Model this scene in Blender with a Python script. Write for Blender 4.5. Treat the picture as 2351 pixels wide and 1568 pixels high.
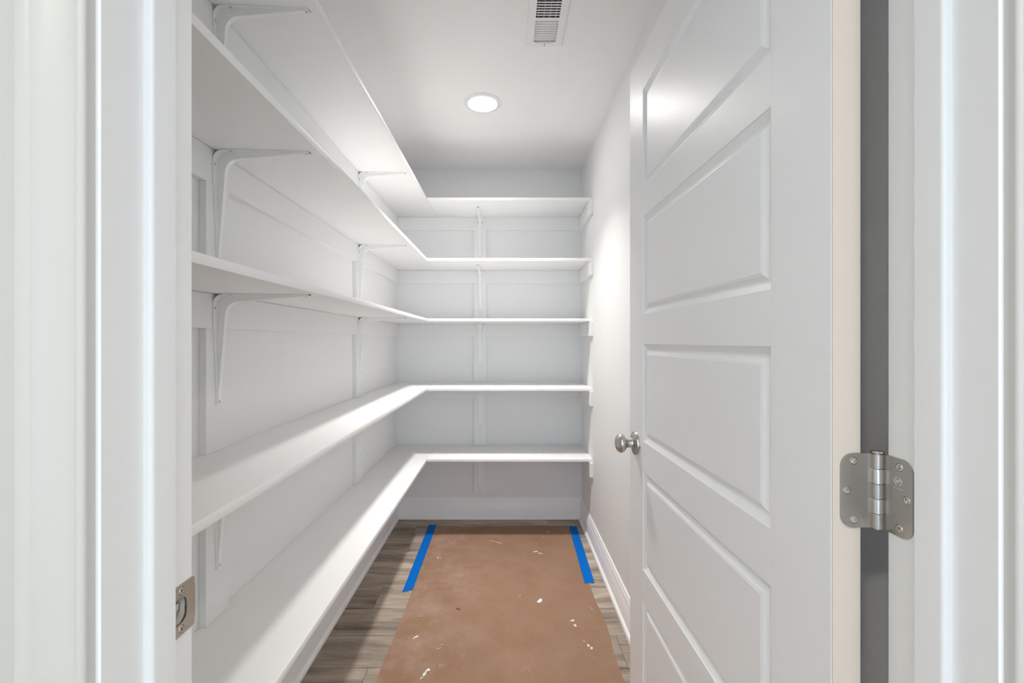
import bpy, bmesh, math, random
from mathutils import Vector, Matrix
from mathutils.geometry import tessellate_polygon

random.seed(7)
S = bpy.context.scene
COL = S.collection
for o in list(bpy.data.objects):
    bpy.data.objects.remove(o)

# ---------------------------------------------------------------- camera, world, exposure
CAM_H = 1.235
cam_d = bpy.data.cameras.new('camera')
cam_d.sensor_width = 36.0
cam_d.lens = 1015.0 / 2351.0 * 36.0
cam_d.shift_x = 12.5 / 2351.0
cam_d.clip_start = 0.02
cam = bpy.data.objects.new('camera', cam_d)
cam.location = (0, 0, CAM_H)
cam.rotation_euler = (math.radians(90), 0, 0)
COL.objects.link(cam)
S.camera = cam

LAMP_WATTS = 5.5              # recessed LED in the pantry
OUTER_WATTS = 5.5              # recessed LEDs in the room outside
w = bpy.data.worlds.new('daylight')
w.use_nodes = True
w.node_tree.nodes['Background'].inputs[0].default_value = (0.66, 0.83, 1.0, 1)
w.node_tree.nodes['Background'].inputs[1].default_value = 1.45
S.world = w
S.view_settings.view_transform = 'Standard'
S.view_settings.look = 'None'
S.view_settings.gamma = 1.0
S.view_settings.use_curve_mapping = False
S.view_settings.exposure = 0.98
S.cycles.max_bounces = 8
S.cycles.diffuse_bounces = 7
S.cycles.glossy_bounces = 3
S.cycles.use_light_tree = False
S.cycles.adaptive_threshold = 0.06

# ---------------------------------------------------------------- dimensions (metres; X right, Y away from the camera)
H = 2.438            # ceiling
XL, XR = -0.771, 0.525   # pantry side walls
YB = 3.090           # pantry back wall
YF, YO = 0.5195, 0.4035  # front wall: pantry face, outer face
JL, JR = -0.3701, 0.4489  # jamb faces
JH = 2.056           # head jamb underside
SXF = -0.487         # front edge of the left shelves
SYF = 2.702          # front edge of the back shelves
T = 0.019            # board thickness
SHELF_U = [2.0975, 1.7275, 1.3575, 0.9315, 0.498]   # undersides, top to bottom

# ---------------------------------------------------------------- materials
def new_mat(name):
    m = bpy.data.materials.new(name)
    m.use_nodes = True
    return m, m.node_tree.nodes, m.node_tree.links, m.node_tree.nodes['Principled BSDF']

def paint(name, col, rough, bump=0.0, scale=300.0, stretch=(1, 1, 1), var=0.012, spec=0.5):
    # satin household paints and coatings
    m, n, l, b = new_mat(name)
    tc = n.new('ShaderNodeTexCoord')
    mp = n.new('ShaderNodeMapping'); mp.inputs['Scale'].default_value = stretch
    l.new(tc.outputs['Object'], mp.inputs['Vector'])
    b.inputs['Base Color'].default_value = (*col, 1)
    if not bump or var > 0.02:
        big = n.new('ShaderNodeTexNoise'); big.inputs['Scale'].default_value = 3.0; big.inputs['Detail'].default_value = 3
        l.new(tc.outputs['Object'], big.inputs['Vector'])
        mix = n.new('ShaderNodeMix'); mix.data_type = 'RGBA'
        mix.inputs['A'].default_value = (*[c * (1 - var) for c in col], 1)
        mix.inputs['B'].default_value = (*[min(1, c * (1 + var)) for c in col], 1)
        l.new(big.outputs['Fac'], mix.inputs['Factor'])
        l.new(mix.outputs['Result'], b.inputs['Base Color'])
    b.inputs['Roughness'].default_value = rough
    b.inputs['Specular IOR Level'].default_value = spec
    if bump:
        nz = n.new('ShaderNodeTexNoise'); nz.inputs['Scale'].default_value = scale; nz.inputs['Detail'].default_value = 0
        l.new(mp.outputs['Vector'], nz.inputs['Vector'])
        bp = n.new('ShaderNodeBump'); bp.inputs['Strength'].default_value = bump; bp.inputs['Distance'].default_value = 0.001
        l.new(nz.outputs['Fac'], bp.inputs['Height'])
        l.new(bp.outputs['Normal'], b.inputs['Normal'])
    return m

M_WALL = paint('wall_paint', (0.845, 0.845, 0.84), 0.6, 0.10, 420)
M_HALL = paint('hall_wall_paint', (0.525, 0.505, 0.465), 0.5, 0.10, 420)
M_CEIL = paint('ceiling_paint', (0.885, 0.885, 0.882), 0.85, 0.10, 300)
M_TRIM = paint('trim_paint', (0.912, 0.912, 0.91), 0.33, 0.05, 260, (1, 1, 0.15))
M_SHELF = paint('shelf_paint', (0.912, 0.912, 0.91), 0.40, 0.04, 300)
M_CASING_DIM = paint('casing_paint_dimmed', (0.575, 0.555, 0.515), 0.38, 0.04, 260, (1, 1, 0.15))  # trim paint; dimmer, warmer light on the casing is put into this colour
M_BRK = paint('bracket_enamel', (0.905, 0.905, 0.90), 0.32)
M_DOOR = paint('door_paint', (0.912, 0.912, 0.91), 0.35, 0.08, 420)
M_EDGE = paint('door_edge_beige', (0.63, 0.55, 0.475), 0.5, 0.05, 300)  # flat beige, darker than the door faces
M_VENT = paint('vent_enamel', (0.84, 0.845, 0.86), 0.35)
M_SCREW_W = paint('painted_screw', (0.62, 0.61, 0.60), 0.4)
M_DUCT = paint('duct_liner', (0.10, 0.105, 0.12), 0.6)
M_WOODRAW = paint('raw_jamb_wood', (0.42, 0.36, 0.30), 0.8, 0.3, 200)
M_SUB = paint('subfloor', (0.30, 0.24, 0.19), 0.7)

def metal(name, col, rough, brush=(1, 1, 30), bump=0.05):
    m, n, l, b = new_mat(name)
    tc = n.new('ShaderNodeTexCoord'); mp = n.new('ShaderNodeMapping')
    mp.inputs['Scale'].default_value = brush
    l.new(tc.outputs['Object'], mp.inputs['Vector'])
    nz = n.new('ShaderNodeTexNoise'); nz.inputs['Scale'].default_value = 60; nz.inputs['Detail'].default_value = 4
    l.new(mp.outputs['Vector'], nz.inputs['Vector'])
    mr = n.new('ShaderNodeMapRange')
    mr.inputs['To Min'].default_value = rough * 0.85; mr.inputs['To Max'].default_value = rough * 1.2
    l.new(nz.outputs['Fac'], mr.inputs['Value']); l.new(mr.outputs['Result'], b.inputs['Roughness'])
    b.inputs['Base Color'].default_value = (*col, 1)
    b.inputs['Metallic'].default_value = 1.0
    return m

M_NICKEL = metal('satin_nickel', (0.50, 0.465, 0.425), 0.33)
M_PIN = metal('polished_nickel', (0.62, 0.58, 0.54), 0.2)
M_STRIKE = metal('polished_strike', (0.52, 0.47, 0.42), 0.13)
M_KNOB = metal('brushed_nickel', (0.58, 0.56, 0.53), 0.30)
M_SCREW = metal('screw_steel', (0.74, 0.71, 0.67), 0.3)
M_MARK = metal('hinge_stamp', (0.90, 0.88, 0.85), 0.45)

def lens_mat(name, col, rad):
    m, n, l, b = new_mat(name)
    b.inputs['Base Color'].default_value = (0.9, 0.9, 0.9, 1)
    b.inputs['Emission Color'].default_value = (*col, 1)
    b.inputs['Emission Strength'].default_value = rad
    return m

def plank_mat():
    m, n, l, b = new_mat('vinyl_plank')
    tc = n.new('ShaderNodeTexCoord'); oi = n.new('ShaderNodeObjectInfo')
    sc = n.new('ShaderNodeVectorMath'); sc.operation = 'SCALE'; sc.inputs[0].default_value = (37.0, 19.0, 11.0)
    l.new(oi.outputs['Random'], sc.inputs['Scale'])
    ad = n.new('ShaderNodeVectorMath'); ad.operation = 'ADD'
    l.new(tc.outputs['Object'], ad.inputs[0]); l.new(sc.outputs[0], ad.inputs[1])
    # distortion so that the grain meanders around knots
    m0 = n.new('ShaderNodeMapping'); m0.inputs['Scale'].default_value = (3.0, 9.0, 1)
    l.new(ad.outputs[0], m0.inputs['Vector'])
    dn = n.new('ShaderNodeTexNoise'); dn.inputs['Scale'].default_value = 1.0; dn.inputs['Detail'].default_value = 2
    l.new(m0.outputs[0], dn.inputs['Vector'])
    dsub = n.new('ShaderNodeVectorMath'); dsub.operation = 'SCALE'; dsub.inputs['Scale'].default_value = 0.10
    l.new(dn.outputs['Color'], dsub.inputs[0])
    ad2 = n.new('ShaderNodeVectorMath'); ad2.operation = 'ADD'
    l.new(ad.outputs[0], ad2.inputs[0]); l.new(dsub.outputs[0], ad2.inputs[1])
    m1 = n.new('ShaderNodeMapping'); m1.inputs['Scale'].default_value = (1.7, 15.0, 1)
    l.new(ad2.outputs[0], m1.inputs['Vector'])
    g1 = n.new('ShaderNodeTexNoise'); g1.inputs['Scale'].default_value = 1.0; g1.inputs['Detail'].default_value = 7; g1.inputs['Roughness'].default_value = 0.62
    l.new(m1.outputs[0], g1.inputs['Vector'])
    m2 = n.new('ShaderNodeMapping'); m2.inputs['Scale'].default_value = (9.0, 240.0, 1)
    l.new(ad2.outputs[0], m2.inputs['Vector'])
    g2 = n.new('ShaderNodeTexNoise'); g2.inputs['Scale'].default_value = 1.0; g2.inputs['Detail'].default_value = 3
    l.new(m2.outputs[0], g2.inputs['Vector'])
    mixf = n.new('ShaderNodeMath'); mixf.operation = 'MULTIPLY_ADD'
    l.new(g2.outputs['Fac'], mixf.inputs[0]); mixf.inputs[1].default_value = 0.30
    l.new(g1.outputs['Fac'], mixf.inputs[2])
    cr = n.new('ShaderNodeValToRGB')
    e = cr.color_ramp.elements
    e[0].position = 0.46; e[0].color = (0.165, 0.125, 0.098, 1)
    e[1].position = 0.88; e[1].color = (0.60, 0.50, 0.40, 1)
    k = e.new(0.58); k.color = (0.32, 0.255, 0.20, 1)
    k = e.new(0.70); k.color = (0.455, 0.37, 0.295, 1)
    l.new(mixf.outputs[0], cr.inputs['Fac'])
    # knots
    m3 = n.new('ShaderNodeMapping'); m3.inputs['Scale'].default_value = (1.9, 6.5, 1)
    l.new(ad.outputs[0], m3.inputs['Vector'])
    vo = n.new('ShaderNodeTexVoronoi'); vo.inputs['Scale'].default_value = 1.0
    l.new(m3.outputs[0], vo.inputs['Vector'])
    kr = n.new('ShaderNodeMapRange'); kr.inputs['From Min'].default_value = 0.03; kr.inputs['From Max'].default_value = 0.22
    kr.inputs['To Min'].default_value = 0.32; kr.inputs['To Max'].default_value = 1.0
    l.new(vo.outputs['Distance'], kr.inputs['Value'])
    mul = n.new('ShaderNodeMix'); mul.data_type = 'RGBA'; mul.blend_type = 'MULTIPLY'; mul.inputs['Factor'].default_value = 1
    l.new(cr.outputs['Color'], mul.inputs['A']); l.new(kr.outputs['Result'], mul.inputs['B'])
    # each plank its own tone
    hs = n.new('ShaderNodeHueSaturation')
    vr = n.new('ShaderNodeMapRange'); vr.inputs['To Min'].default_value = 0.78; vr.inputs['To Max'].default_value = 1.12
    l.new(oi.outputs['Random'], vr.inputs['Value']); l.new(vr.outputs['Result'], hs.inputs['Value'])
    hs.inputs['Saturation'].default_value = 0.9
    l.new(mul.outputs['Result'], hs.inputs['Color']); l.new(hs.outputs['Color'], b.inputs['Base Color'])
    b.inputs['Roughness'].default_value = 0.6
    b.inputs['Specular IOR Level'].default_value = 0.3
    bp = n.new('ShaderNodeBump'); bp.inputs['Strength'].default_value = 0.12; bp.inputs['Distance'].default_value = 0.001
    l.new(g2.outputs['Fac'], bp.inputs['Height']); l.new(bp.outputs['Normal'], b.inputs['Normal'])
    return m
M_PLANK = plank_mat()

def paper_mat():
    m, n, l, b = new_mat('kraft_paper')
    tc = n.new('ShaderNodeTexCoord')
    big = n.new('ShaderNodeTexNoise'); big.inputs['Scale'].default_value = 4.0; big.inputs['Detail'].default_value = 5
    l.new(tc.outputs['Object'], big.inputs['Vector'])
    base = n.new('ShaderNodeMix'); base.data_type = 'RGBA'
    base.inputs['A'].default_value = (0.285, 0.168, 0.106, 1); base.inputs['B'].default_value = (0.325, 0.198, 0.130, 1)
    l.new(big.outputs['Fac'], base.inputs['Factor'])
    # fibre speckle
    sp = n.new('ShaderNodeTexNoise'); sp.inputs['Scale'].default_value = 420; sp.inputs['Detail'].default_value = 2
    l.new(tc.outputs['Object'], sp.inputs['Vector'])
    spr = n.new('ShaderNodeMapRange'); spr.inputs['From Min'].default_value = 0.3; spr.inputs['From Max'].default_value = 0.7
    spr.inputs['To Min'].default_value = 0.90; spr.inputs['To Max'].default_value = 1.10
    l.new(sp.outputs['Fac'], spr.inputs['Value'])
    mu = n.new('ShaderNodeMix'); mu.data_type = 'RGBA'; mu.blend_type = 'MULTIPLY'; mu.inputs['Factor'].default_value = 1
    l.new(base.outputs['Result'], mu.inputs['A']); l.new(spr.outputs['Result'], mu.inputs['B'])
    # drywall dust smears, heavier along the left side and the far end
    du = n.new('ShaderNodeTexNoise'); du.inputs['Scale'].default_value = 6.5; du.inputs['Detail'].default_value = 7; du.inputs['Roughness'].default_value = 0.65
    l.new(tc.outputs['Object'], du.inputs['Vector'])
    dr = n.new('ShaderNodeMapRange'); dr.inputs['From Min'].default_value = 0.42; dr.inputs['From Max'].default_value = 0.72
    l.new(du.outputs['Fac'], dr.inputs['Value'])
    sx = n.new('ShaderNodeSeparateXYZ'); l.new(tc.outputs['Object'], sx.inputs[0])
    lx = n.new('ShaderNodeMapRange'); lx.inputs['From Min'].default_value = -0.05; lx.inputs['From Max'].default_value = -0.42
    lx.inputs['To Min'].default_value = 0.12; lx.inputs['To Max'].default_value = 0.36
    l.new(sx.outputs['X'], lx.inputs['Value'])
    dm = n.new('ShaderNodeMath'); dm.operation = 'MULTIPLY'
    l.new(dr.outputs['Result'], dm.inputs[0]); l.new(lx.outputs['Result'], dm.inputs[1])
    mx = n.new('ShaderNodeMix'); mx.data_type = 'RGBA'
    mx.inputs['B'].default_value = (0.62, 0.49, 0.43, 1)
    l.new(dm.outputs[0], mx.inputs['Factor']); l.new(mu.outputs['Result'], mx.inputs['A'])
    # thin scuff lines
    ms = n.new('ShaderNodeMapping'); ms.inputs['Scale'].default_value = (9, 4, 1); ms.inputs['Rotation'].default_value = (0, 0, 0.6)
    l.new(tc.outputs['Object'], ms.inputs['Vector'])
    sn = n.new('ShaderNodeTexNoise'); sn.inputs['Scale'].default_value = 2.0; sn.inputs['Detail'].default_value = 8; sn.inputs['Distortion'].default_value = 1.2
    l.new(ms.outputs[0], sn.inputs['Vector'])
    sr = n.new('ShaderNodeMapRange'); sr.inputs['From Min'].default_value = 0.68; sr.inputs['From Max'].default_value = 0.74
    sr.inputs['To Max'].default_value = 0.22
    l.new(sn.outputs['Fac'], sr.inputs['Value'])
    mx2 = n.new('ShaderNodeMix'); mx2.data_type = 'RGBA'; mx2.inputs['B'].default_value = (0.66, 0.52, 0.42, 1)
    l.new(sr.outputs['Result'], mx2.inputs['Factor']); l.new(mx.outputs['Result'], mx2.inputs['A'])
    l.new(mx2.outputs['Result'], b.inputs['Base Color'])
    b.inputs['Roughness'].default_value = 0.85
    b.inputs['Specular IOR Level'].default_value = 0.15
    bp = n.new('ShaderNodeBump'); bp.inputs['Strength'].default_value = 0.25; bp.inputs['Distance'].default_value = 0.003
    l.new(big.outputs['Fac'], bp.inputs['Height']); l.new(bp.outputs['Normal'], b.inputs['Normal'])
    return m
M_PAPER = paper_mat()
M_TAPE = paint('blue_masking_tape', (0.002, 0.145, 0.56), 0.75, 0.25, 700, (1, 0.2, 1), 0.05, 0.08)
M_SPLAT = paint('dried_white_paint', (0.80, 0.78, 0.75), 0.5)
M_DUST = paint('dry_paint_smear', (0.46, 0.36, 0.30), 0.8)
M_DARK = paint('dark_fibre', (0.05, 0.03, 0.03), 0.7)
M_LENS = lens_mat('led_lens', (1.0, 0.972, 0.94), 34.0)
M_LENS_OUT = lens_mat('led_lens_outside', (1.0, 0.90, 0.74), 12.0)

M_LENS_OUT.cycles.emission_sampling = 'NONE'

# ---------------------------------------------------------------- mesh helpers (all verts are given in world coordinates)
def box(bm, x0, x1, y0, y1, z0, z1, bev=0.0, seg=1):
    r = bmesh.ops.create_cube(bm, size=1)
    vs = r['verts']
    for v in vs:
        v.co = Vector((x0 + (v.co.x + .5) * (x1 - x0), y0 + (v.co.y + .5) * (y1 - y0), z0 + (v.co.z + .5) * (z1 - z0)))
    if bev:
        es = list({e for v in vs for e in v.link_edges})
        bmesh.ops.bevel(bm, geom=es, offset=bev, segments=seg, affect='EDGES', profile=0.5)
    return bm

def nbox(*a, **k):
    return box(bmesh.new(), *a, **k)

def loop_face(bm, pts):
    vs = [bm.verts.new(p) for p in pts]
    return bm.faces.new(vs), vs

def prism(bm, pts2, mapf, c0, c1, bev=0.0):
    """closed 2-D outline extruded between c0 and c1; mapf(a, b, c) -> world"""
    A = [bm.verts.new(mapf(a, b, c0)) for a, b in pts2]
    B = [bm.verts.new(mapf(a, b, c1)) for a, b in pts2]
    n = len(A)
    for i in range(n):
        bm.faces.new((A[i], A[(i + 1) % n], B[(i + 1) % n], B[i]))
    tri = tessellate_polygon([[Vector((a, b, 0)) for a, b in pts2]])
    for t in tri:
        for L in (A, B):
            try: bm.faces.new([L[i] for i in t])
            except ValueError: pass
    bmesh.ops.recalc_face_normals(bm, faces=bm.faces)
    return bm

def plate(bm, outer, holes, mapf, c0, c1):
    """flat plate with holes; c1 is the visible side"""
    loops = [outer] + holes
    flat = [p for L in loops for p in L]
    tri = tessellate_polygon([[Vector((a, b, 0)) for a, b in L] for L in loops])
    for c in (c0, c1):
        V = [bm.verts.new(mapf(a, b, c)) for a, b in flat]
        if c == c0: VA = V
        else: VB = V
        for t in tri:
            try: bm.faces.new([V[i] for i in t])
            except ValueError: pass
    k = 0
    for L in loops:
        n = len(L)
        for i in range(n):
            a, b2 = k + i, k + (i + 1) % n
            bm.faces.new((VA[a], VA[b2], VB[b2], VB[a]))
        k += n
    bmesh.ops.recalc_face_normals(bm, faces=bm.faces)
    return bm

def rrect(a0, a1, b0, b1, r, seg=6, corners=(1, 1, 1, 1)):
    pts = []
    for k, (cx, cy, s) in enumerate(((a1 - r, b1 - r, 0), (a0 + r, b1 - r, 90), (a0 + r, b0 + r, 180), (a1 - r, b0 + r, 270))):
        if corners[k]:
            for i in range(seg + 1):
                t = math.radians(s + 90 * i / seg)
                pts.append((cx + r * math.cos(t), cy + r * math.sin(t)))
        else:
            pts.append(((a1, b1), (a0, b1), (a0, b0), (a1, b0))[k])
    return pts

def circle(ca, cb, r, n=24):
    return [(ca + r * math.cos(2 * math.pi * i / n), cb + r * math.sin(2 * math.pi * i / n)) for i in range(n)]

def lathe(bm, prof, mapf, n=40):
    """prof: list of (radius, axial); mapf(ra, rb, axial) -> world"""
    rings = []
    for r, c in prof:
        if r < 1e-6:
            rings.append([bm.verts.new(mapf(0, 0, c))])
        else:
            rings.append([bm.verts.new(mapf(r * math.cos(2 * math.pi * i / n), r * math.sin(2 * math.pi * i / n), c)) for i in range(n)])
    for A, B in zip(rings, rings[1:]):
        for i in range(n):
            j = (i + 1) % n
            if len(A) == 1 and len(B) == 1: continue
            if len(A) == 1: bm.faces.new((A[0], B[i], B[j]))
            elif len(B) == 1: bm.faces.new((A[i], A[j], B[0]))
            else: bm.faces.new((A[i], A[j], B[j], B[i]))
    if len(rings[0]) > 1: bm.faces.new(rings[0])
    if len(rings[-1]) > 1: bm.faces.new(rings[-1])
    bmesh.ops.recalc_face_normals(bm, faces=bm.faces)
    return bm

def world_origin(o):
    p = Vector((0, 0, 0))
    while o is not None:
        p += o.location
        o = o.parent
    return p

def tag(o, label=None, cat=None, group=None, kind=None):
    if label: o['label'] = label
    if cat: o['category'] = cat
    if group: o['group'] = group
    if kind: o['kind'] = kind
    return o

def obj(name, bm, mat, parent=None, smooth=None, origin=None):
    bm.verts.ensure_lookup_table()
    xs = [v.co for v in bm.verts]
    lo = Vector([min(c[i] for c in xs) for i in range(3)])
    hi = Vector([max(c[i] for c in xs) for i in range(3)])
    og = Vector(origin) if origin else Vector(((lo.x + hi.x) / 2, (lo.y + hi.y) / 2, lo.z))
    for v in bm.verts:
        v.co -= og
    me = bpy.data.meshes.new(name)
    bm.to_mesh(me); bm.free()
    if smooth is not None:
        me.shade_smooth()
        me.set_sharp_from_angle(angle=math.radians(smooth))
    me.materials.append(mat)
    o = bpy.data.objects.new(name, me)
    COL.objects.link(o)
    if parent is not None:
        o.location = og - world_origin(parent)
        o.parent = parent
    else:
        o.location = og
    return o

def empty(name, loc, parent=None):
    o = bpy.data.objects.new(name, None)
    o.empty_display_size = 0.05
    COL.objects.link(o)
    if parent is not None:
        o.location = Vector(loc) - world_origin(parent); o.parent = parent
    else:
        o.location = loc
    return o

def struct(name, bm, mat, label, cat, smooth=None):
    o = obj(name, bm, mat, None, smooth)
    return tag(o, label, cat, None, 'structure')

# ---------------------------------------------------------------- the shell
bm = nbox(-2.6, 2.6, -2.8, YB + 0.1, -0.10, -0.004)
floor = struct('floor', bm, M_SUB, 'pantry floor laid with grey brown wood grain planks', 'floor')

# planks, seams measured every 0.184 m, running from side to side
SEAM0, PITCH, PLEN = 1.674, 0.184, 1.22
joints = {5: -0.586, 0: -0.524 + 0.0, 7: 0.285, 6: 0.62, 4: 0.42, 3: -0.16, 2: 0.60, 1: 0.15, -1: -0.524, 0: 0.46}
for k in range(-6, 8):
    y0 = SEAM0 + (k) * PITCH
    y1 = y0 + PITCH
    y0c, y1c = max(y0, YF), min(y1, YB)
    if y1c - y0c < 0.01: continue
    j = joints.get(k, random.uniform(-0.6, 0.4))
    cuts = [XL] + sorted(c for c in (j - PLEN, j, j + PLEN) if XL + 0.02 < c < XR - 0.02) + [XR]
    for a, b in zip(cuts, cuts[1:]):
        g = 0.0008
        obj('plank', nbox(a + g, b - g, y0c + g, y1c - g, -0.004, 0.0, 0.0010), M_PLANK, floor)

# ceiling with the opening of the air register cut out
VX0, VX1, VY0, VY1 = 0.104, 0.200, 1.520, 1.768
bm = bmesh.new()
box(bm, -2.6, VX0, -2.8, YB + 0.1, H, H + 0.1)
box(bm, VX1, 2.6, -2.8, YB + 0.1, H, H + 0.1)
box(bm, VX0, VX1, -2.8, VY0, H, H + 0.1)
box(bm, VX0, VX1, VY1, YB + 0.1, H, H + 0.1)
struct('ceiling', bm, M_CEIL, 'flat white painted ceiling above the shelves', 'ceiling')

struct('wall_left', nbox(XL - 0.1, XL, YF, YB, 0, H), M_WALL, 'white wall behind the long left shelves', 'wall')
struct('wall_right', nbox(XR, XR + 0.1, YF, YB, 0, H), M_WALL, 'bare satin white wall beside the open door', 'wall')
struct('wall_back', nbox(XL - 0.1, XR + 0.1, YB, YB + 0.1, 0, H), M_WALL, 'white back wall behind the short shelves', 'wall')
bm = bmesh.new()
box(bm, -2.6, JL - T, YO, YF, 0, H)
box(bm, JR + T, 2.6, YO, YF, 0, H)
box(bm, JL - T, JR + T, YO, YF, JH + T, H)
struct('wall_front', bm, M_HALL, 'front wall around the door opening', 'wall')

struct('wall_blocker_left', nbox(-1.6, -1.5, -2.8, YO, 0, H), M_WALL, 'unseen white wall added to block side light, left of the doorway', 'wall')  # unseen wall, added to keep side light off the doorway
struct('wall_blocker_right', nbox(1.5, 1.6, -2.8, YO, 0, H), M_WALL, 'unseen white wall added to block side light, right of the doorway', 'wall')  # its unseen counterpart, added to shut out light from the right

# ---------------------------------------------------------------- door jambs, stops, casing
SZ = 0.931          # strike height
SP0, SP1 = SZ - 0.0285, SZ + 0.0285
PK = (0.4835, 0.512, SZ - 0.018, SZ + 0.018)     # pocket behind the strike hole
STOP0, STOP1, STT = 0.4505, 0.4835, 0.009

bm = bmesh.new()
x0, x1 = JL - T, JL
box(bm, x0, x1, YO, YF, 0, PK[2])
box(bm, x0, x1, YO, YF, PK[3], JH)
box(bm, x0, x1, YO, PK[0], PK[2], PK[3])
box(bm, x0, x1, PK[1], YF, PK[2], PK[3])
box(bm, x0, x0 + 0.003, PK[0], PK[1], PK[2], PK[3])
bmesh.ops.remove_doubles(bm, verts=bm.verts, dist=1e-6)
jamb_l = struct('trim_1', bm, M_TRIM, 'white left door jamb with metal strike plate', 'door jamb')
jamb_r = struct('trim_2', nbox(JR, JR + T, YO, YF, 0, JH), M_TRIM, 'white right door jamb carrying the metal hinge', 'door jamb')
jamb_h = struct('trim_3', nbox(JL - T, JR + T, YO, YF, JH, JH + T), M_TRIM, 'white head jamb across the top of the doorway', 'door jamb')

def stop_profile():
    # (along y, projection) eased on the side away from the door
    r = 0.0042
    pts = [(STOP1, 0), (STOP1, STT - 0.001), (STOP1 - 0.001, STT)]
    for i in range(7):
        t = math.radians(90 * i / 6)
        pts.append((STOP0 + r - r * math.sin(t), STT - r + r * math.cos(t)))
    pts.append((STOP0, 0))
    return pts
sp = stop_profile()
obj('door_stop', prism(bmesh.new(), sp, lambda a, b, c: (JL + b, a, c), 0, JH), M_TRIM, jamb_l, 35)
obj('door_stop', prism(bmesh.new(), sp, lambda a, b, c: (JR - b, a - .0055, c), 0, JH), M_TRIM, jamb_r, 35)
obj('door_stop', prism(bmesh.new(), sp, lambda a, b, c: (c, a, JH - b), JL + STT, JR - STT), M_TRIM, jamb_h, 35)

CAS = [(0, 0), (0, .0085), (.0015, .0105), (.004, .0115), (.0075, .0112), (.0092, .0098), (.0105, .0092), (.018, .0098), (.026, .0112), (.033, .0133),
       (.038, .0155), (.0405, .0168), (.042, .0163), (.0435, .0172), (.046, .0178), (.052, .0178), (.0555, .0168), (.057, .0145), (.057, 0)]
RV = 0.005
struct('trim_4', prism(bmesh.new(), CAS, lambda a, b, c: (JL - RV - a, YO - b, c), 0, JH + RV), M_CASING_DIM,
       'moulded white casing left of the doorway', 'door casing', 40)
struct('trim_5', prism(bmesh.new(), CAS, lambda a, b, c: (JR + RV + a, YO - b, c), 0, JH + RV), M_CASING_DIM,
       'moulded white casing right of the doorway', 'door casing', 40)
struct('trim_6', prism(bmesh.new(), CAS, lambda a, b, c: (c, YO - b, JH + RV + a), JL - RV - .057, JR + RV + .057), M_CASING_DIM,
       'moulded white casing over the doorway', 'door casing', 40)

# screws with a cross recess -------------------------------------------------
def cross_pts(r, wd):
    return [(wd, wd), (wd, r), (-wd, r), (-wd, wd), (-r, wd), (-r, -wd), (-wd, -wd), (-wd, -r), (wd, -r), (wd, -wd), (r, -wd), (r, wd)]

def screw_mesh(mapf, r=0.0046, rot=0.4):
    """countersunk head sitting flush in a drilled hole; mapf(a, b, c): c points out of the surface"""
    bm = bmesh.new()
    cs, sn = math.cos(rot), math.sin(rot)
    cr = [(a * cs - b * sn, a * sn + b * cs) for a, b in cross_pts(r * 0.60, r * 0.15)]
    plate(bm, circle(0, 0, r * 0.84, 28), [cr], mapf, -0.0016, 0.0001)
    prism(bm, circle(0, 0, r * 0.83, 28), mapf, -0.0021, -0.0016)
    n = 28
    prof = [(r * 0.845, -0.0016), (r * 0.845, 0.0001), (r * 0.87, 0.0001), (r * 0.985, -0.0006), (r * 0.985, -0.0016)]
    rings = [[bm.verts.new(mapf(R * math.cos(2 * math.pi * i / n), R * math.sin(2 * math.pi * i / n), c)) for i in range(n)] for R, c in prof]
    for A, B in zip(rings, rings[1:]):
        for i in range(n):
            bm.faces.new((A[i], A[(i + 1) % n], B[(i + 1) % n], B[i]))
    bmesh.ops.recalc_face_normals(bm, faces=bm.faces)
    return bm

# strike plate on the left jamb ---------------------------------------------
def smap(a, b, c):       # a along y, b height, c out of the jamb
    return (JL + c, a, b)
outer = rrect(0.4760, 0.5215, SP0, SP1, 0.003, 4)
hole = rrect(0.4790, 0.5085, SZ - 0.0145, SZ + 0.0145, 0.009, 6)
strike = obj('strike_plate', plate(bmesh.new(), outer, [hole] + [circle(0.5005, zz, .0043, 28) for zz in (SZ - 0.0215, SZ + 0.0215)], smap, 0.0, 0.0022), M_STRIKE, jamb_l, 30)
tag(strike, 'shiny nickel strike plate')
obj('lip', nbox(JL - 0.0050, JL + 0.0020, 0.5217, 0.5229, SZ - 0.019, SZ + 0.019, 0.0004), M_STRIKE, strike)
for zz in (SZ - 0.0215, SZ + 0.0215):
    obj('screw', screw_mesh(lambda a, b, c, zz=zz: (JL + 0.0022 + c, 0.5005 + a, zz + b), 0.0042), M_SCREW, strike)
obj('pocket', nbox(JL - T + .003, JL - T + .0036, PK[0], PK[1], PK[2], PK[3]), M_WOODRAW, strike)
# adjustable tongue seen in the strike hole
bm = nbox(JL - 0.010, JL - 0.0015, 0.4940, 0.5040, SZ - 0.004, SZ + 0.008, 0.002, 2)
obj('tongue', bm, M_PIN, strike, 40)

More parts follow.
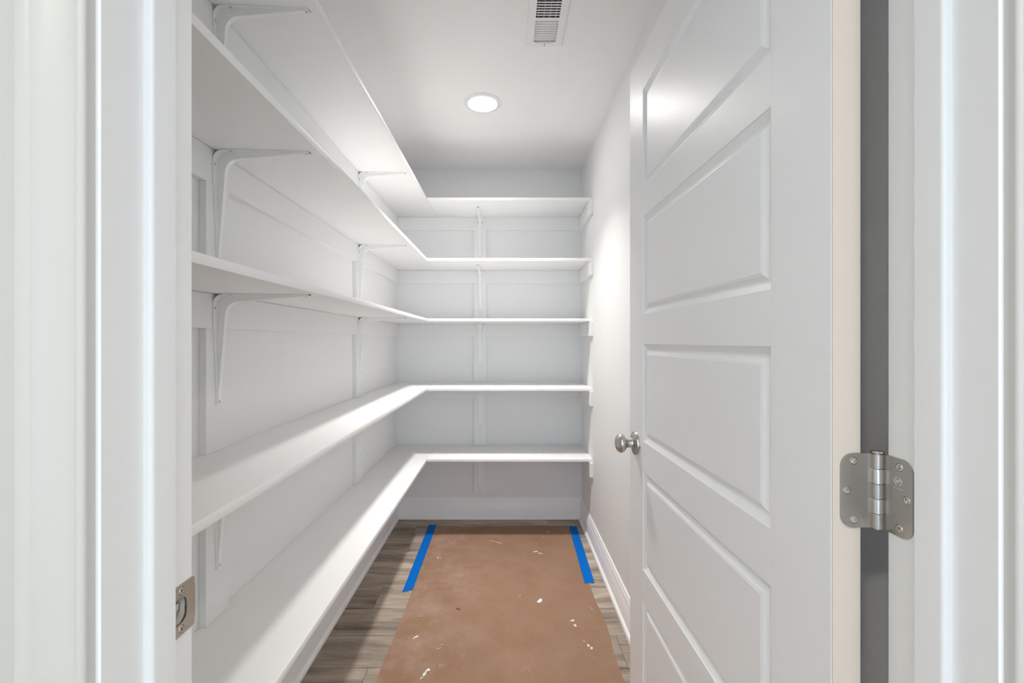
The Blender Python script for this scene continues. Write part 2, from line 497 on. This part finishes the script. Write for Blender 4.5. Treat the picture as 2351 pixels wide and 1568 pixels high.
# ---------------------------------------------------------------- baseboards
BASE = [(0, 0), (.014, 0), (.014, .114), (.0128, .1155), (.0128, .120), (.0125, .127), (.010, .1315), (.0085, .1335), (.0085, .1375), (.006, .143), (.004, .146), (0, .146)]
SHOE = [(0, 0), (.012, 0), (.012, .006), (.0115, .010), (.0100, .0135), (.0075, .0165), (.0045, .0185), (0, .019)]
def baseboard(name, label, mp, mps, c0, c1, d0, d1):
    o = struct(name, prism(bmesh.new(), BASE, mp, c0, c1), M_TRIM, label, 'baseboard', 40)
    obj('shoe_molding', prism(bmesh.new(), SHOE, mps, d0, d1), M_TRIM, o, 60)
    return o
e = 0.014
baseboard('baseboard_back', 'white baseboard with shoe moulding along the back wall',
          lambda a, b, c: (c, YB - a, b + .0005), lambda a, b, c: (c, YB - e - a, b + .0005), XL, XR, XL + e, XR - e)
baseboard('baseboard_left', 'white baseboard below the lowest shelf on the left wall',
          lambda a, b, c: (XL + a, c, b + .0005), lambda a, b, c: (XL + e + a, c, b + .0005), YF, YB - e, YF, YB - e)
baseboard('baseboard_right', 'white baseboard along the bare right wall',
          lambda a, b, c: (XR - a, c, b + .0005), lambda a, b, c: (XR - e - a, c, b + .0005), YF, YB - e, YF, YB - e)

# ---------------------------------------------------------------- vertical mounting boards on the walls
CH = 0.0889
BX0, BX1 = -0.2275, -0.1395          # board on the back wall
LY = [(1.107, 1.196), (2.220, 2.308)]  # boards on the left wall
def wall_board(name, label, seg_fn):
    """cut between the cleats, so the pieces lie flush with them"""
    bm = bmesh.new()
    tops = SHELF_U[:]
    for i, u in enumerate(tops):
        z1 = u - CH
        z0 = tops[i + 1] + T if i + 1 < len(tops) else 0.172
        seg_fn(bm, z0, z1)
    return tag(struct(name, bm, M_WALL, label, 'wall board'), None, None)
wall_board('trim_7', 'white vertical board carrying the brackets on the back wall',
           lambda bm, a, b: box(bm, BX0, BX1, YB - T, YB, a, b, 0.0012))
wall_board('trim_8', 'white vertical bracket board on the left wall, nearest the doorway',
           lambda bm, a, b: box(bm, XL, XL + T, LY[0][0], LY[0][1], a, b, 0.0012))
wall_board('trim_9', 'white vertical bracket board on the left wall, nearest the corner',
           lambda bm, a, b: box(bm, XL, XL + T, LY[1][0], LY[1][1], a, b, 0.0012))

# ---------------------------------------------------------------- shelves with cleats and brackets
LV, LHZ = 0.286, 0.239      # bracket legs
def bracket_paths():
    out, inn, hw = [], [], []
    for i in range(9):
        t = i / 8
        out.append((0, -LV + t * (LV - .055))); inn.append((.0035 + t * .0185, -LV + t * (LV - .055)))
        hw.append(.0075 + t * .0135)
    for i in range(1, 9):
        a = math.radians(180 - 90 * i / 8)
        out.append((.026 + .026 * math.cos(a), -.026 + .026 * math.sin(a)))
        inn.append((.056 + .034 * math.cos(a), -.055 + .036 * math.sin(a)))
        hw.append(.021)
    for i in range(1, 9):
        t = i / 8
        u = .056 + t * (LHZ - .056)
        out.append((u, 0)); inn.append((u, -.019 + t * .0155))
        hw.append(.021 - t * .0135)
    return out, inn, hw

def strip(bm, A, B, halfs, mapf):
    """quad bar between two paths with a half width at each step"""
    R = []
    for (a, b, h) in zip(A, B, halfs):
        R.append([bm.verts.new(mapf(a[0], a[1], -h)), bm.verts.new(mapf(a[0], a[1], h)),
                  bm.verts.new(mapf(b[0], b[1], h)), bm.verts.new(mapf(b[0], b[1], -h))])
    for P, Q in zip(R, R[1:]):
        for i in range(4):
            j = (i + 1) % 4
            bm.faces.new((P[i], P[j], Q[j], Q[i]))
    bm.faces.new(R[0]); bm.faces.new(R[-1])

def bracket(parent, mapf):
    out, inn, hw = bracket_paths()
    off = []
    for i, p in enumerate(out):
        a = out[max(0, i - 1)]; b = out[min(len(out) - 1, i + 1)]
        d = Vector((b[0] - a[0], b[1] - a[1])).normalized()
        nrm = Vector((d.y, -d.x))
        off.append((p[0] + nrm.x * .0022, p[1] + nrm.y * .0022))
    bm = bmesh.new()
    strip(bm, out, off, hw, mapf)
    bmesh.ops.recalc_face_normals(bm, faces=bm.faces)
    br = obj('bracket', bm, M_BRK, parent, 40)
    bm = bmesh.new()
    # raised rib with rounded back
    strip(bm, out, [((o[0] * .35 + i[0] * .65), (o[1] * .35 + i[1] * .65)) for o, i in zip(out, inn)], [.0072] * len(out), mapf)
    strip(bm, [((o[0] * .36 + i[0] * .64), (o[1] * .36 + i[1] * .64)) for o, i in zip(out, inn)], inn, [.0058] * len(out), mapf)
    bmesh.ops.recalc_face_normals(bm, faces=bm.faces)
    obj('rib', bm, M_BRK, br, 30)
    def dome(f):
        return lathe(bmesh.new(), [(.0042, 0), (.0040, .0008), (.0028, .0016), (.0012, .0018), (.0010, .0012), (0, .0012)], f, 14)
    pts = [(0, -.036, -.0145), (0, -.036, .0145), (0, -LV + .008, 0), ]
    for (u, v, ww) in pts:
        c0 = .0022 if ww else .0038
        obj('screw', dome(lambda a, b, c, u=u, v=v, ww=ww, c0=c0: mapf(u + c0 + c, v + a, ww + b)), M_SCREW_W, br, 40)
    for (u, v, ww) in [(.042, 0, -.0145), (.042, 0, .0145), (LHZ - .008, 0, 0)]:
        c0 = .0022 if ww else .0038
        obj('screw', dome(lambda a, b, c, u=u, v=v, ww=ww, c0=c0: mapf(u + a, v - c0 - c, ww + b)), M_SCREW_W, br, 40)
    return br

SHELF_LABELS = ['topmost white L-shaped shelf, closest to the ceiling',
                'second highest white L-shaped shelf, below the topmost one',
                'middle white L-shaped shelf, just above eye level',
                'second lowest white L-shaped shelf, above the lowest one',
                'lowest white L-shaped shelf, just above the baseboards']
PROTO = None
for i, u in enumerate(SHELF_U):
    root = empty('wall_shelf', (XL, YB, u))
    tag(root, SHELF_LABELS[i], 'shelf', 'shelves wrapping two walls of the pantry')
    g = 0.0005
    obj('board', nbox(XL, SXF, YF, YB, u, u + T, 0.0025, 2), M_SHELF, root, 40)
    obj('board', nbox(SXF + 0.0006, XR, SYF + 0.0015, YB, u - 0.0004, u + T - 0.0004, 0.0025, 2), M_SHELF, root, 40)
    obj('cleat', nbox(XL, XL + T, YF, YB, u - CH, u - g, 0.0008), M_WALL, root)
    obj('cleat', nbox(XL + T + g, XR - T - g, YB - T, YB, u - CH, u - g, 0.0008), M_WALL, root)
    obj('cleat', nbox(XR - T, XR, SYF - 0.022, YB, u - CH, u - 0.0012, 0.0015), M_WALL, root)
    for (a, b) in LY:
        yc = (a + b) / 2
        bracket(root, lambda p, q, r, yc=yc, u=u: (XL + T + p + .0003, yc + r, u - .0004 + q))
    xc = (BX0 + BX1) / 2
    bracket(root, lambda p, q, r, xc=xc, u=u: (xc + r, YB - T - p - .0003, u - .0008 + q))

# ---------------------------------------------------------------- the open door
PIN = Vector((0.4425, 0.5283, 0))
ANG = math.radians(1.13)
CA, SA = math.cos(ANG), math.sin(ANG)
def dmap(a, b, c):
    """door frame: a from the pin towards the right wall, b along the door width, c height"""
    return (PIN.x + a * CA - b * SA, PIN.y + a * SA + b * CA, c)
DF, DBK = -0.052, -0.017           # visible face, rear face (a)
D0, D1 = 0.003, 0.8145             # hinge edge, knob edge (b)
DZ0, DZ1 = 0.012, 2.043
ST = 0.117
PZ = [(1.6575, 1.9335), (1.309, 1.583), (0.957, 1.230), (0.604, 0.878), (0.250, 0.524)]
door = empty('door_1', PIN)
tag(door, 'open white five-panel door with nickel knob and hinge', 'door', None, 'structure')
def dbox(a0, a1, b0, b1, c0, c1, bev=0):
    bm = nbox(a0, a1, b0, b1, c0, c1, bev)
    for v in bm.verts:
        v.co = Vector(dmap(*v.co))
    return bm
def door_part(name, bm, mat=M_DOOR, sm=None):
    return obj(name, bm, mat, door, sm)
door_part('stile', dbox(DF, DBK, D0 + .0012, D0 + ST, DZ0, DZ1, .0006))
door_part('stile', dbox(DF, DBK, D1 - ST, D1, DZ0, DZ1, .0008))
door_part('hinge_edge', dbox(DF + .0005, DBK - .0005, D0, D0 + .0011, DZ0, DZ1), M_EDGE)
zs = [DZ1] + [z for p in PZ for z in (p[1], p[0])] + [DZ0]
for k in range(0, len(zs), 2):
    door_part('rail', dbox(DF + .00015, DBK - .00015, D0 + ST + .0003, D1 - ST - .0003, zs[k + 1], zs[k]))
PROF = [(0, 0.0002), (.0022, .0002), (.0030, .0018), (.0045, .0028), (.0150, .0092), (.0175, .0096), (.0195, .0090), (.0270, .0035), (.0300, .0026), (.0312, .0020)]
for (z0, z1) in PZ:
    b0, b1 = D0 + ST, D1 - ST
    bm = bmesh.new()
    for side in (0, 1):
        rings = []
        for ins, dep in PROF:
            a = DF + dep if side == 0 else DBK - dep
            rings.append([bm.verts.new(dmap(a, bb, cc)) for bb, cc in
                          ((b0 + ins, z0 + ins), (b1 - ins, z0 + ins), (b1 - ins, z1 - ins), (b0 + ins, z1 - ins))])
        for A, B in zip(rings, rings[1:]):
            for i in range(4):
                bm.faces.new((A[i], A[(i + 1) % 4], B[(i + 1) % 4], B[i]))
        bm.faces.new(rings[-1])
        if side == 0: first = rings[0]
        else:
            for i in range(4):
                bm.faces.new((first[i], first[(i + 1) % 4], rings[0][(i + 1) % 4], rings[0][i]))
    bmesh.ops.recalc_face_normals(bm, faces=bm.faces)
    door_part('panel', bm)

# knob on the visible face
KB, KZ = D1 - 0.060, 0.941
def kmap(ra, rb, ax):
    return dmap(DF - ax, KB + ra, KZ + rb)
grip_prof = [(.0095, .0275)]
for i in range(25):
    t = math.radians(-72 + (72 + 90) * i / 24)
    grip_prof.append((.0278 * math.cos(t) if i < 24 else 0.0, .0445 + .0170 * math.sin(t)))
knob = door_part('doorknob', lathe(bmesh.new(), grip_prof, kmap, 48), M_KNOB, 50)
tag(knob, 'brushed nickel round doorknob')
obj('rosette', lathe(bmesh.new(), [(.0335, 0), (.0335, .0050), (.0325, .0068), (.0300, .0078), (.0285, .0080), (.0270, .0092), (.0200, .0105), (.0150, .0130),
                                   (.0140, .0160), (.0136, .0190), (.0136, .0255), (.0122, .0262)], kmap, 48), M_KNOB, knob, 30)
obj('collar', lathe(bmesh.new(), [(.0105, .0262), (.0120, .0266), (.0120, .0284), (.0105, .0292)], kmap, 32), M_KNOB, knob, 30)
obj('pin_slot', lathe(bmesh.new(), [(.0022, .0003), (.0022, .0010), (0, .0010)], lambda a, b, c: dmap(DF - .0335 * 0 - c, KB - .0345 + a, KZ + b - .006), 12), M_DARK, knob)

# hinge
HZ0, HZ1 = 1.0125, 1.1015
HW = 0.0365
hinge = empty('hinge', (PIN.x, PIN.y, HZ0), door)
tag(hinge, 'satin nickel butt hinge with rounded corners')
LT = 0.0022
# leaf on the door edge: spans from the pin to the left, flush with the edge
# corners order: (a1,b1) (a0,b1) (a0,b0) (a1,b0)
ol = rrect(-0.0425, -0.0035, HZ0, HZ1, 0.0150, 8, (0, 1, 1, 0))
DS = ((-0.0276, HZ1 - 0.0092, .5), (-0.0358, (HZ0 + HZ1) / 2, .75), (-0.0270, HZ0 + 0.0095, .35))
leaf_d = obj('leaf', plate(bmesh.new(), ol, [circle(a, b, .0047, 28) for a, b, _ in DS], lambda a, b, c: dmap(a, D0 - c, b), 0.0, LT), M_NICKEL, hinge, 30)
for (a, b, rt) in DS:
    obj('screw', screw_mesh(lambda p, q, c, a=a, b=b: dmap(a + p, D0 - LT - c, b + q), .0047, rot=rt), M_SCREW, hinge)
# leaf on the jamb
oj = rrect(0.4866, 0.5275, HZ0, HZ1, 0.0140, 8, (0, 1, 1, 0))
JS = ((0.5030, HZ1 - 0.0100, .2), (0.4935, (HZ0 + HZ1) / 2, .9), (0.5030, HZ0 + 0.0092, .6))
obj('leaf', plate(bmesh.new(), oj, [circle(a, b, .0047, 28) for a, b, _ in JS], lambda a, b, c: (JR - c, a, b), 0.0, LT), M_NICKEL, hinge, 30)
for (a, b, rt) in JS:
    obj('screw', screw_mesh(lambda p, q, c, a=a, b=b: (JR - LT - c, a + p, b + q), .0047, rot=rt), M_SCREW, hinge)
# maker's mark stamped in the jamb leaf: a ring broken at two sides with short bars, and a row of tiny worn letters below
def stamp(c0, c1, a, b):
    return nbox(JR - LT - .00018, JR - LT + .0001, a - c0, a + c0, b - c1, b + c1)
ma, mb = 0.5045, HZ0 + 0.0625
bm = bmesh.new()
def ring_arc(bm, r0, r1, t0, t1, n=14):
    pts = [(ma + r1 * math.cos(math.radians(t0 + (t1 - t0) * i / n)), mb + r1 * math.sin(math.radians(t0 + (t1 - t0) * i / n))) for i in range(n + 1)]
    pts += [(ma + r0 * math.cos(math.radians(t1 + (t0 - t1) * i / n)), mb + r0 * math.sin(math.radians(t1 + (t0 - t1) * i / n))) for i in range(n + 1)]
    prism(bm, pts, lambda a, b, c: (JR - c, a, b), LT - .0001, LT + .00018)
ring_arc(bm, .0040, .0050, 110, 250); ring_arc(bm, .0040, .0050, -70, 70)
for (da, db, s) in ((-.0016, .0012, .5), (.0004, .0004, .5), (.0018, -.0004, .5)):
    prism(bm, [(ma + da - .0012, mb + db - .0022 * s), (ma + da - .0007, mb + db - .0022 * s), (ma + da + .0010, mb + db + .0030 * s), (ma + da + .0005, mb + db + .0030 * s)],
          lambda a, b, c: (JR - c, a, b), LT - .0001, LT + .00018)
for i in range(7):
    aa = ma - .0052 + i * .0017
    box(bm, JR - LT - .00018, JR - LT + .0001, aa - .00032, aa + .00032, mb - .0086 + (i % 3) * .0002, mb - .0072 - (i % 2) * .0003)
obj('stamp_mark', bm, M_MARK, hinge)
# knuckles and pin
n5 = (HZ1 - HZ0) / 5
for k in range(5):
    z0 = HZ0 + k * n5 + .0003
    z1 = HZ0 + (k + 1) * n5 - .0003
    obj('knuckle', lathe(bmesh.new(), [(.0052, z0), (.0066, z0), (.0069, z0 + .0004), (.0069, z1 - .0004), (.0066, z1), (.0052, z1)],
                         lambda a, b, c: (PIN.x + a, PIN.y + b, c), 28), M_PIN if k in (1, 3) else M_NICKEL, hinge, 30)
obj('pin', lathe(bmesh.new(), [(.0050, HZ0 - .0008), (.0050, HZ1 + .0006), (.0074, HZ1 + .0006), (.0076, HZ1 + .0016), (.0068, HZ1 + .0030), (0, HZ1 + .0036)],
                 lambda a, b, c: (PIN.x + a, PIN.y + b, c), 28), M_PIN, hinge, 30)

# ---------------------------------------------------------------- recessed ceiling light
def ceiling_light(x, y, lens, label, watts, col, spread=100):
    root = empty('recessed_light', (x, y, H))
    tag(root, label, 'ceiling light')
    f = lambda a, b, c: (x + a, y + b, H - c)
    obj('trim_ring', lathe(bmesh.new(), [(.0950, 0), (.0950, .0015), (.0900, .0045), (.0800, .0060), (.0735, .0060), (.0715, .0040), (.0700, .0015), (.0700, 0)], f, 64), M_CEIL if False else M_VENT, root, 40)
    obj('lens', lathe(bmesh.new(), [(.0699, .0012), (.0699, .0036), (0, .0036)], f, 48), lens, root)
    ld = bpy.data.lights.new('led', 'AREA')
    ld.shape = 'DISK'; ld.size = 0.136; ld.energy = watts; ld.color = col; ld.spread = math.radians(spread)
    lo = bpy.data.objects.new('led', ld)
    COL.objects.link(lo)
    lo.location = (0, 0, -0.0042); lo.parent = root
    return root
ceiling_light(-0.121, 2.232, M_LENS, 'round lit recessed light in the pantry ceiling', LAMP_WATTS, (1.0, 0.972, 0.94))

# ---------------------------------------------------------------- air register in the ceiling
vx0, vx1, vy0, vy1 = 0.077, 0.227, 1.488, 1.796
gx0, gx1 = 0.108, 0.195
ymid = (vy0 + vy1) / 2 - 0.001
reg = empty('air_register', ((vx0 + vx1) / 2, (vy0 + vy1) / 2, H))
tag(reg, 'white rectangular louvred air register set in the ceiling', 'air vent')
hm = lambda a, b, c: (a, b, H - c)
hA = [(gx0, vy0 + .034), (gx1, vy0 + .034), (gx1, ymid - .006), (gx0, ymid - .006)]
hB = [(gx0, ymid + .006), (gx1, ymid + .006), (gx1, vy1 - .030), (gx0, vy1 - .030)]
slot = [(gx0 + .009, vy1 - .0255), (gx1 - .009, vy1 - .0255), (gx1 - .009, vy1 - .0230), (gx0 + .009, vy1 - .0230)]
bm = plate(bmesh.new(), rrect(vx0 + .004, vx1 - .004, vy0 + .004, vy1 - .004, .003, 3), [hA, hB, slot], hm, 0.0045, 0.0065)
# sloping rim
o_ = [(vx0, vy0), (vx1, vy0), (vx1, vy1), (vx0, vy1)]
i_ = [(vx0 + .0045, vy0 + .0045), (vx1 - .0045, vy0 + .0045), (vx1 - .0045, vy1 - .0045), (vx0 + .0045, vy1 - .0045)]
A = [bm.verts.new(hm(a, b, 0.0002)) for a, b in o_]; B = [bm.verts.new(hm(a, b, 0.0065)) for a, b in i_]
A2 = [bm.verts.new(hm(a, b, 0.0002)) for a, b in i_]
for i in range(4):
    j = (i + 1) % 4
    bm.faces.new((A[i], A[j], B[j], B[i])); bm.faces.new((A[i], A[j], A2[j], A2[i])); bm.faces.new((A2[i], A2[j], B[j], B[i]))
bmesh.ops.recalc_face_normals(bm, faces=bm.faces)
obj('face_plate', bm, M_VENT, reg)
def slat(yc, tilt, wd=.0125):
    d = Vector((math.cos(tilt), math.sin(tilt)))
    nrm = Vector((-d.y, d.x)) * .0004
    c = Vector((yc, H - .0015))
    P = [c - d * wd / 2 - nrm, c + d * wd / 2 - nrm, c + d * wd / 2 + nrm, c - d * wd / 2 + nrm]
    return prism(bmesh.new(), [(p.x, p.y) for p in P], lambda a, b, cc: (cc, a, b), gx0 - .001, gx1 + .001)
nA = 9
for k in range(nA):
    y = hA[0][1] + (k + .5) * (hA[2][1] - hA[0][1]) / nA
    obj('slat', slat(y, math.radians(19)), M_VENT, reg)
for k in range(nA):
    y = hB[0][1] + (k + .5) * (hB[2][1] - hB[0][1]) / nA
    obj('slat', slat(y, math.radians(-22), .0082), M_VENT, reg)
for k in range(4):
    x = gx0 + .010 + k * (gx1 - gx0 - .020) / 3
    obj('vane', nbox(x - .0008, x + .0008, hA[0][1] - .004, hB[2][1] + .004, H + .010, H + .034), M_VENT, reg)
# throw lever in the slot
bm = nbox(0.150, 0.1535, vy1 - .0245, vy1 - .0235, H - .018, H + .004, .0004)
box(bm, 0.149, 0.1545, vy1 - .0245, vy1 - .0150, H - .0195, H - .0175, .0006)
obj('lever', bm, M_VENT, reg)
obj('screw', lathe(bmesh.new(), [(.0034, .0062), (.0032, .0075), (.0018, .0082), (0, .0083)], lambda a, b, c: (0.146 + a, vy1 - .0125 + b, H - c), 14), M_VENT, reg, 40)
# duct boot above the opening
bm = bmesh.new()
t_ = .0015
for (a, b, c, d) in ((VX0 + .0004, VX0 + t_, VY0 + .0004, VY1 - .0004), (VX1 - t_, VX1 - .0004, VY0 + .0004, VY1 - .0004), (VX0 + t_, VX1 - t_, VY0 + .0004, VY0 + t_), (VX0 + t_, VX1 - t_, VY1 - t_, VY1 - .0004)):
    box(bm, a, b, c, d, H + .003, H + .30)
box(bm, VX0 + .0004, VX1 - .0004, VY0 + .0004, VY1 - .0004, H + .30, H + .302)
obj('duct', bm, M_DUCT, reg)

# ---------------------------------------------------------------- floor paper, tape, marks
PY0, PY1 = 0.60, 2.957
def left_edge(y):
    return -0.474 - 0.010 * math.sin(y * 1.7 + 0.4) * (1 if y < 2.2 else 0.3)
def right_edge(y):
    return 0.428 + 0.006 * math.sin(y * 2.1) + (0.012 if 1.75 < y < 2.10 else 0) * math.sin((y - 1.75) / .35 * math.pi)
bm = bmesh.new()
NY, NX = 90, 20
grid = []
for i in range(NY + 1):
    y = PY0 + (PY1 - PY0) * i / NY
    row = []
    for j in range(NX + 1):
        t = j / NX
        x = left_edge(y) * (1 - t) + right_edge(y) * t
        yy = y + (0.004 * math.sin(x * 5) - .003 if i == NY else 0)
        edge = min(t, 1 - t) * 2
        z = 0.0012 + 0.0014 * abs(math.sin(y * 2.3 + 1) * math.sin(y * 5.1)) * max(0, 1 - edge * 5) + 0.0004 * math.sin(x * 17 + y * 9)
        row.append(bm.verts.new((x, yy, z)))
    grid.append(row)
top = []
for i in range(NY):
    for j in range(NX):
        top.append(bm.faces.new((grid[i][j], grid[i][j + 1], grid[i + 1][j + 1], grid[i + 1][j])))
r = bmesh.ops.extrude_face_region(bm, geom=top)
for v in [g for g in r['geom'] if isinstance(g, bmesh.types.BMVert)]:
    v.co.z -= 0.0006
bmesh.ops.recalc_face_normals(bm, faces=bm.faces)
paper = obj('floor_paper', bm, M_PAPER, None, 40, origin=(0, 1.78, 0))
tag(paper, 'brown protective paper sheet spread over the plank floor', 'paper')

def splat(x, y, rx, ry, ang, mat=M_SPLAT, seed=0, z=0.0018):
    rnd = random.Random(seed)
    n = 12
    pts = []
    for i in range(n):
        t = 2 * math.pi * i / n
        k = rnd.uniform(.65, 1.15)
        a, b = rx * k * math.cos(t), ry * k * math.sin(t)
        pts.append((x + a * math.cos(ang) - b * math.sin(ang), y + a * math.sin(ang) + b * math.cos(ang)))
    return prism(bmesh.new(), pts, lambda a, b, c: (a, b, c), z - .0006, z + .0004)
SPL = [(-0.393, 2.522, .004, .010, 0, 0), (0.171, 2.595, .017, .006, .3, 0), (0.196, 2.574, .014, .005, -.3, 0), (0.267, 2.865, .010, .012, -.6, 1),
       (0.232, 2.798, .004, .004, 0, 0), (0.292, 1.953, .012, .006, .2, 0), (0.297, 1.920, .006, .012, .4, 0), (0.332, 1.793, .007, .010, .2, 0),
       (0.342, 1.778, .006, .010, -.2, 0), (0.319, 1.819, .004, .010, .3, 1), (-0.377, 1.846, .012, .006, .7, 0), (-0.386, 1.835, .004, .003, 0, 0),
       (-0.262, 1.798, .006, .005, 0, 1), (-0.274, 1.773, .020, .004, .6, 1), (-0.294, 1.660, .009, .008, 0, 0), (-0.304, 1.640, .006, .022, -.25, 0),
       (-0.312, 1.622, .003, .014, -.4, 0), (0.391, 2.035, .010, .005, -.5, 1), (0.387, 2.052, .014, .003, -.6, 1),
       (-0.089, 2.731, .030, .007, -.35, 1), (-0.048, 2.707, .026, .009, -.5, 1), (-0.388, 1.983, .014, .005, .2, 1)]
for k, (x, y, rx, ry, an, faint) in enumerate(SPL):
    obj('paint_mark', splat(x, y, rx * .9, ry * .9, an, None, k, 0.0022), M_DUST if faint else M_SPLAT, paper)

# loose chip and fibre lying on the paper
bm = bmesh.new()
cp = [(0.143, 2.090), (0.150, 2.081), (0.159, 2.084), (0.168, 2.094), (0.170, 2.112), (0.160, 2.116), (0.152, 2.104)]
prism(bm, cp, lambda a, b, c: (a, b, c), 0.0026, 0.0052)
tag(obj('paint_chip', bm, M_SPLAT), 'white dried paint chip lying loose on the brown paper', 'paint chip')
bm = bmesh.new()
pp = [(-0.232, 2.041), (-0.226, 2.036), (-0.220, 2.033), (-0.213, 2.032)]
strip(bm, [(p[0], p[1] - .0012) for p in pp], [(p[0], p[1] + .0012) for p in pp], [.0010] * 4, lambda a, b, c: (a, b, 0.0034 + c))
bmesh.ops.recalc_face_normals(bm, faces=bm.faces)
tag(obj('dark_fibre', bm, M_DARK), 'short curved dark fibre lying on the brown paper', 'fibre')

def tape(pts_l, pts_r, label):
    """strip of masking tape, ragged where it was torn; two edge lines given from far to near"""
    bm = bmesh.new()
    N = 24; Mx = 6
    rows = []
    rnd = random.Random(len(label))
    for i in range(N + 1):
        t = i / N
        row = []
        for j in range(Mx + 1):
            s = j / Mx
            lx = pts_l[0][0] * (1 - t) + pts_l[1][0] * t; ly = pts_l[0][1] * (1 - t) + pts_l[1][1] * t
            rx = pts_r[0][0] * (1 - t) + pts_r[1][0] * t; ry = pts_r[0][1] * (1 - t) + pts_r[1][1] * t
            x, y = lx * (1 - s) + rx * s, ly * (1 - s) + ry * s
            if i in (0, N): y += rnd.uniform(-.005, .005)
            onpap = left_edge(y) < x < right_edge(y)
            z = 0.0034 if onpap else 0.0022
            row.append(bm.verts.new((x, y, z)))
        rows.append(row)
    fs = []
    for i in range(N):
        for j in range(Mx):
            fs.append(bm.faces.new((rows[i][j], rows[i][j + 1], rows[i + 1][j + 1], rows[i + 1][j])))
    r = bmesh.ops.extrude_face_region(bm, geom=fs)
    for v in [g for g in r['geom'] if isinstance(g, bmesh.types.BMVert)]:
        v.co.z -= 0.0003
    bmesh.ops.recalc_face_normals(bm, faces=bm.faces)
    return tag(obj('masking_tape', bm, M_TAPE, None, 40), label, 'tape', 'strips of blue tape holding the paper')
tape([(-0.522, 2.975), (-0.5135, 2.178)], [(-0.470, 2.978), (-0.466, 2.196)], 'blue masking tape strip on the paper edge nearest the shelves')
tape([(0.4155, 2.952), (0.3980, 2.256)], [(0.4670, 2.950), (0.4500, 2.258)], 'blue masking tape strip on the paper edge nearest the bare wall')

# ---------------------------------------------------------------- the room outside the pantry: its own ceiling lights
for (x, y) in ((-0.7, -0.8), (0.7, -0.8)):
    ceiling_light(x, y, M_LENS_OUT, 'recessed light outside the pantry, ' + ('left of the doorway' if x < 0 else 'right of the doorway'), OUTER_WATTS, (1.0, 0.88, 0.70), 150)
